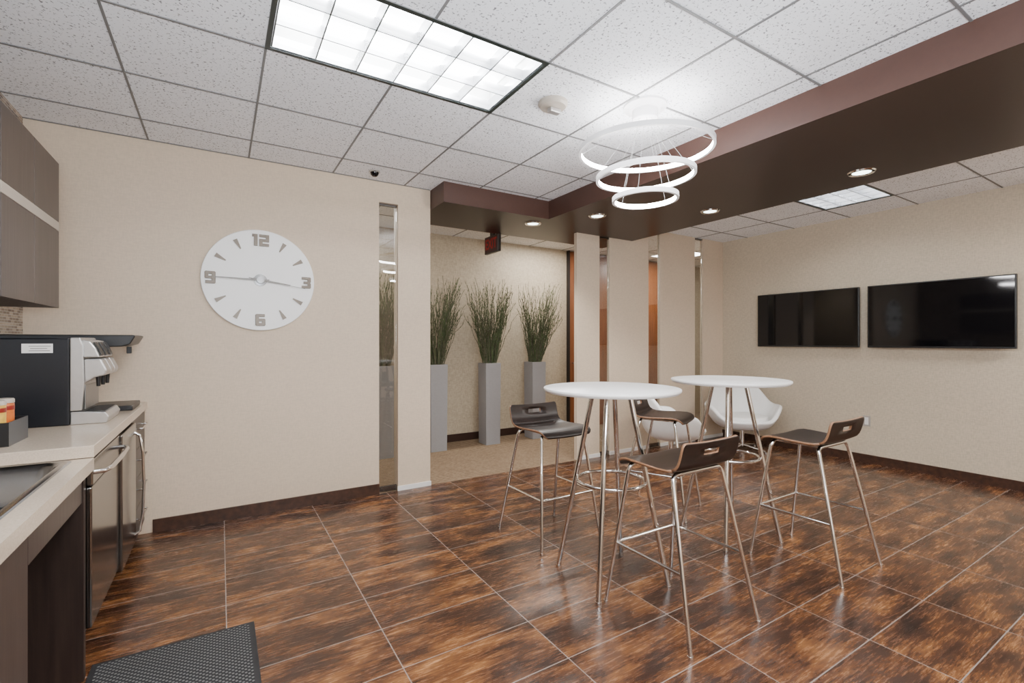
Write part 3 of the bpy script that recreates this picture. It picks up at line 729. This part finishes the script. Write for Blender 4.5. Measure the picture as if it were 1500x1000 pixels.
bm=bmesh.new(); bx(bm,0,0.57,0.01,0.33,0.0,0.03); finish('base',bm,M['blackpl'],parent=e,bevel=0.006)
bm=bmesh.new(); prism(bm,[(0.0,0.361),(0.30,0.361),(0.36,0.380),(0.52,0.385),(0.56,0.400),(0.585,0.448),(0.575,0.455),(0.0,0.455)],'y',0.0,0.36); finish('head',bm,M['blackpl'],parent=e,bevel=0.006)
bm=bmesh.new(); bx(bm,0.520,0.545,0.165,0.195,0.340,0.384); finish('spout',bm,M['blackpl'],parent=e,bevel=0.004)
e=thing('condiment_organizer',(-0.83,2.74,Z0),'black plastic condiment organizer tray on the counter','organizer')
bm=bmesh.new(); A,Bq=0.12,0.11
bx(bm,-A,A,-Bq,Bq,0,0.005)
for c in ((-A,-A+0.005,-Bq,Bq),(A-0.005,A,-Bq,Bq),(-A+0.005,A-0.005,-Bq,-Bq+0.005),(-A+0.005,A-0.005,Bq-0.005,Bq),(-0.0025,0.0025,-Bq+0.005,Bq-0.005)): bx(bm,*c,0.005,0.095)
finish('tray',bm,M['blackpl'],parent=e)
def can(x,y,m,lid,label):
    e=thing('canister',(x,y,Z0+0.0055),label,'canister',group='coffee condiment canisters')
    bm=bmesh.new(); lathe(bm,[(0,0),(0.036,0),(0.038,0.004),(0.038,0.15),(0.036,0.154),(0,0.154)],seg=28); finish('body',bm,m,parent=e,smooth=True)
    bm=bmesh.new(); lathe(bm,[(0.0385,0.125),(0.0388,0.126),(0.0388,0.142),(0.0385,0.143)],seg=28); finish('paper_band',bm,M['red'],parent=e,smooth=True)
    bm=bmesh.new(); lathe(bm,[(0,0.1545),(0.039,0.1545),(0.039,0.168),(0.036,0.172),(0,0.172)],seg=28); finish('lid',bm,lid,parent=e,smooth=True)
can(-0.775,2.70,M['gold'],M['strip'],'gold powdered-creamer canister with cream lid in the organizer')
can(-0.775,2.79,M['orange'],M['strip'],'orange sugar canister with cream lid in the organizer')
can(-0.88,2.72,M['orange'],M['red'],'orange creamer canister with red lid in the organizer')

e=thing('floor_mat',(-0.155,2.05,0),'dark rubber scraper mat with raised nubs on the floor','mat')
bm=bmesh.new(); hx,hy=0.292,0.50
bx(bm,-hx,hx,-hy,hy,0.0005,0.006); finish('border',bm,M['rubber'],parent=e,bevel=0.002)
bm=bmesh.new(); bx(bm,-hx+0.022,hx-0.022,-hy+0.022,hy-0.022,0.0062,0.010); finish('nub_surface',bm,M['matdots'],parent=e)

# ------------------------------------------------------------------ lights
def area(x,y,z,sx,sy,p,col=(1,0.965,0.92),rot=(0,0,0)):
    l=bpy.data.lights.new('fill_light','AREA'); l.shape='RECTANGLE'; l.size=sx; l.size_y=sy; l.energy=p; l.color=col
    o=bpy.data.objects.new('fill_light',l); COL.objects.link(o); o.location=(x,y,z); o.rotation_euler=rot
area(0.8,-1.2,H-0.03,1.2,0.6,65); area(0.8,0.2,H-0.03,1.2,0.6,80); area(5.2,-0.6,H-0.03,0.6,1.2,105)  # added fill at ceiling height, out of view, no fixtures drawn
area(0.9,5.1,H-0.03,0.9,0.4,36); area(3.95,5.15,H-0.03,0.9,0.3,40); area(6.2,5.0,H-0.03,0.6,0.6,55)  # added corridor fill, no fixtures drawn
# added fill behind the camera, aimed up to brighten the ceiling
area(0.2,-0.7,1.5,1.0,1.0,240,(0.83,0.915,1.0),(math.radians(160),0,math.radians(-25)))
area(1.6,-2.3,1.6,2.5,1.4,22,(0.97,0.97,1.0),(math.radians(90),0,math.radians(-20)))  # added soft fill from behind the camera, aimed into the room
for x,y in ((2.75,4.04),(3.115,3.467),(3.9,2.787),(3.93,1.572)):
    l=bpy.data.lights.new('downlight_bulb','SPOT'); l.energy=80; l.spot_size=math.radians(110); l.spot_blend=0.8; l.shadow_soft_size=0.05; l.color=(1,0.97,0.92)
    o=bpy.data.objects.new('downlight_bulb',l); COL.objects.link(o); o.location=(x,y,SB-0.06)
W=bpy.data.worlds.new('world'); S.world=W; W.use_nodes=True
W.node_tree.nodes['Background'].inputs[0].default_value=(0.9,0.95,1,1); W.node_tree.nodes['Background'].inputs[1].default_value=0.3

# ------------------------------------------------------------------ camera
cd=bpy.data.cameras.new('camera'); cam=bpy.data.objects.new('camera',cd); COL.objects.link(cam)
cd.sensor_width=36; cd.lens=692/1500*36; cd.clip_start=0.02
cam.location=(0,0,1.33); cam.rotation_euler=(math.radians(90),0,math.radians(-31.7))
S.camera=cam
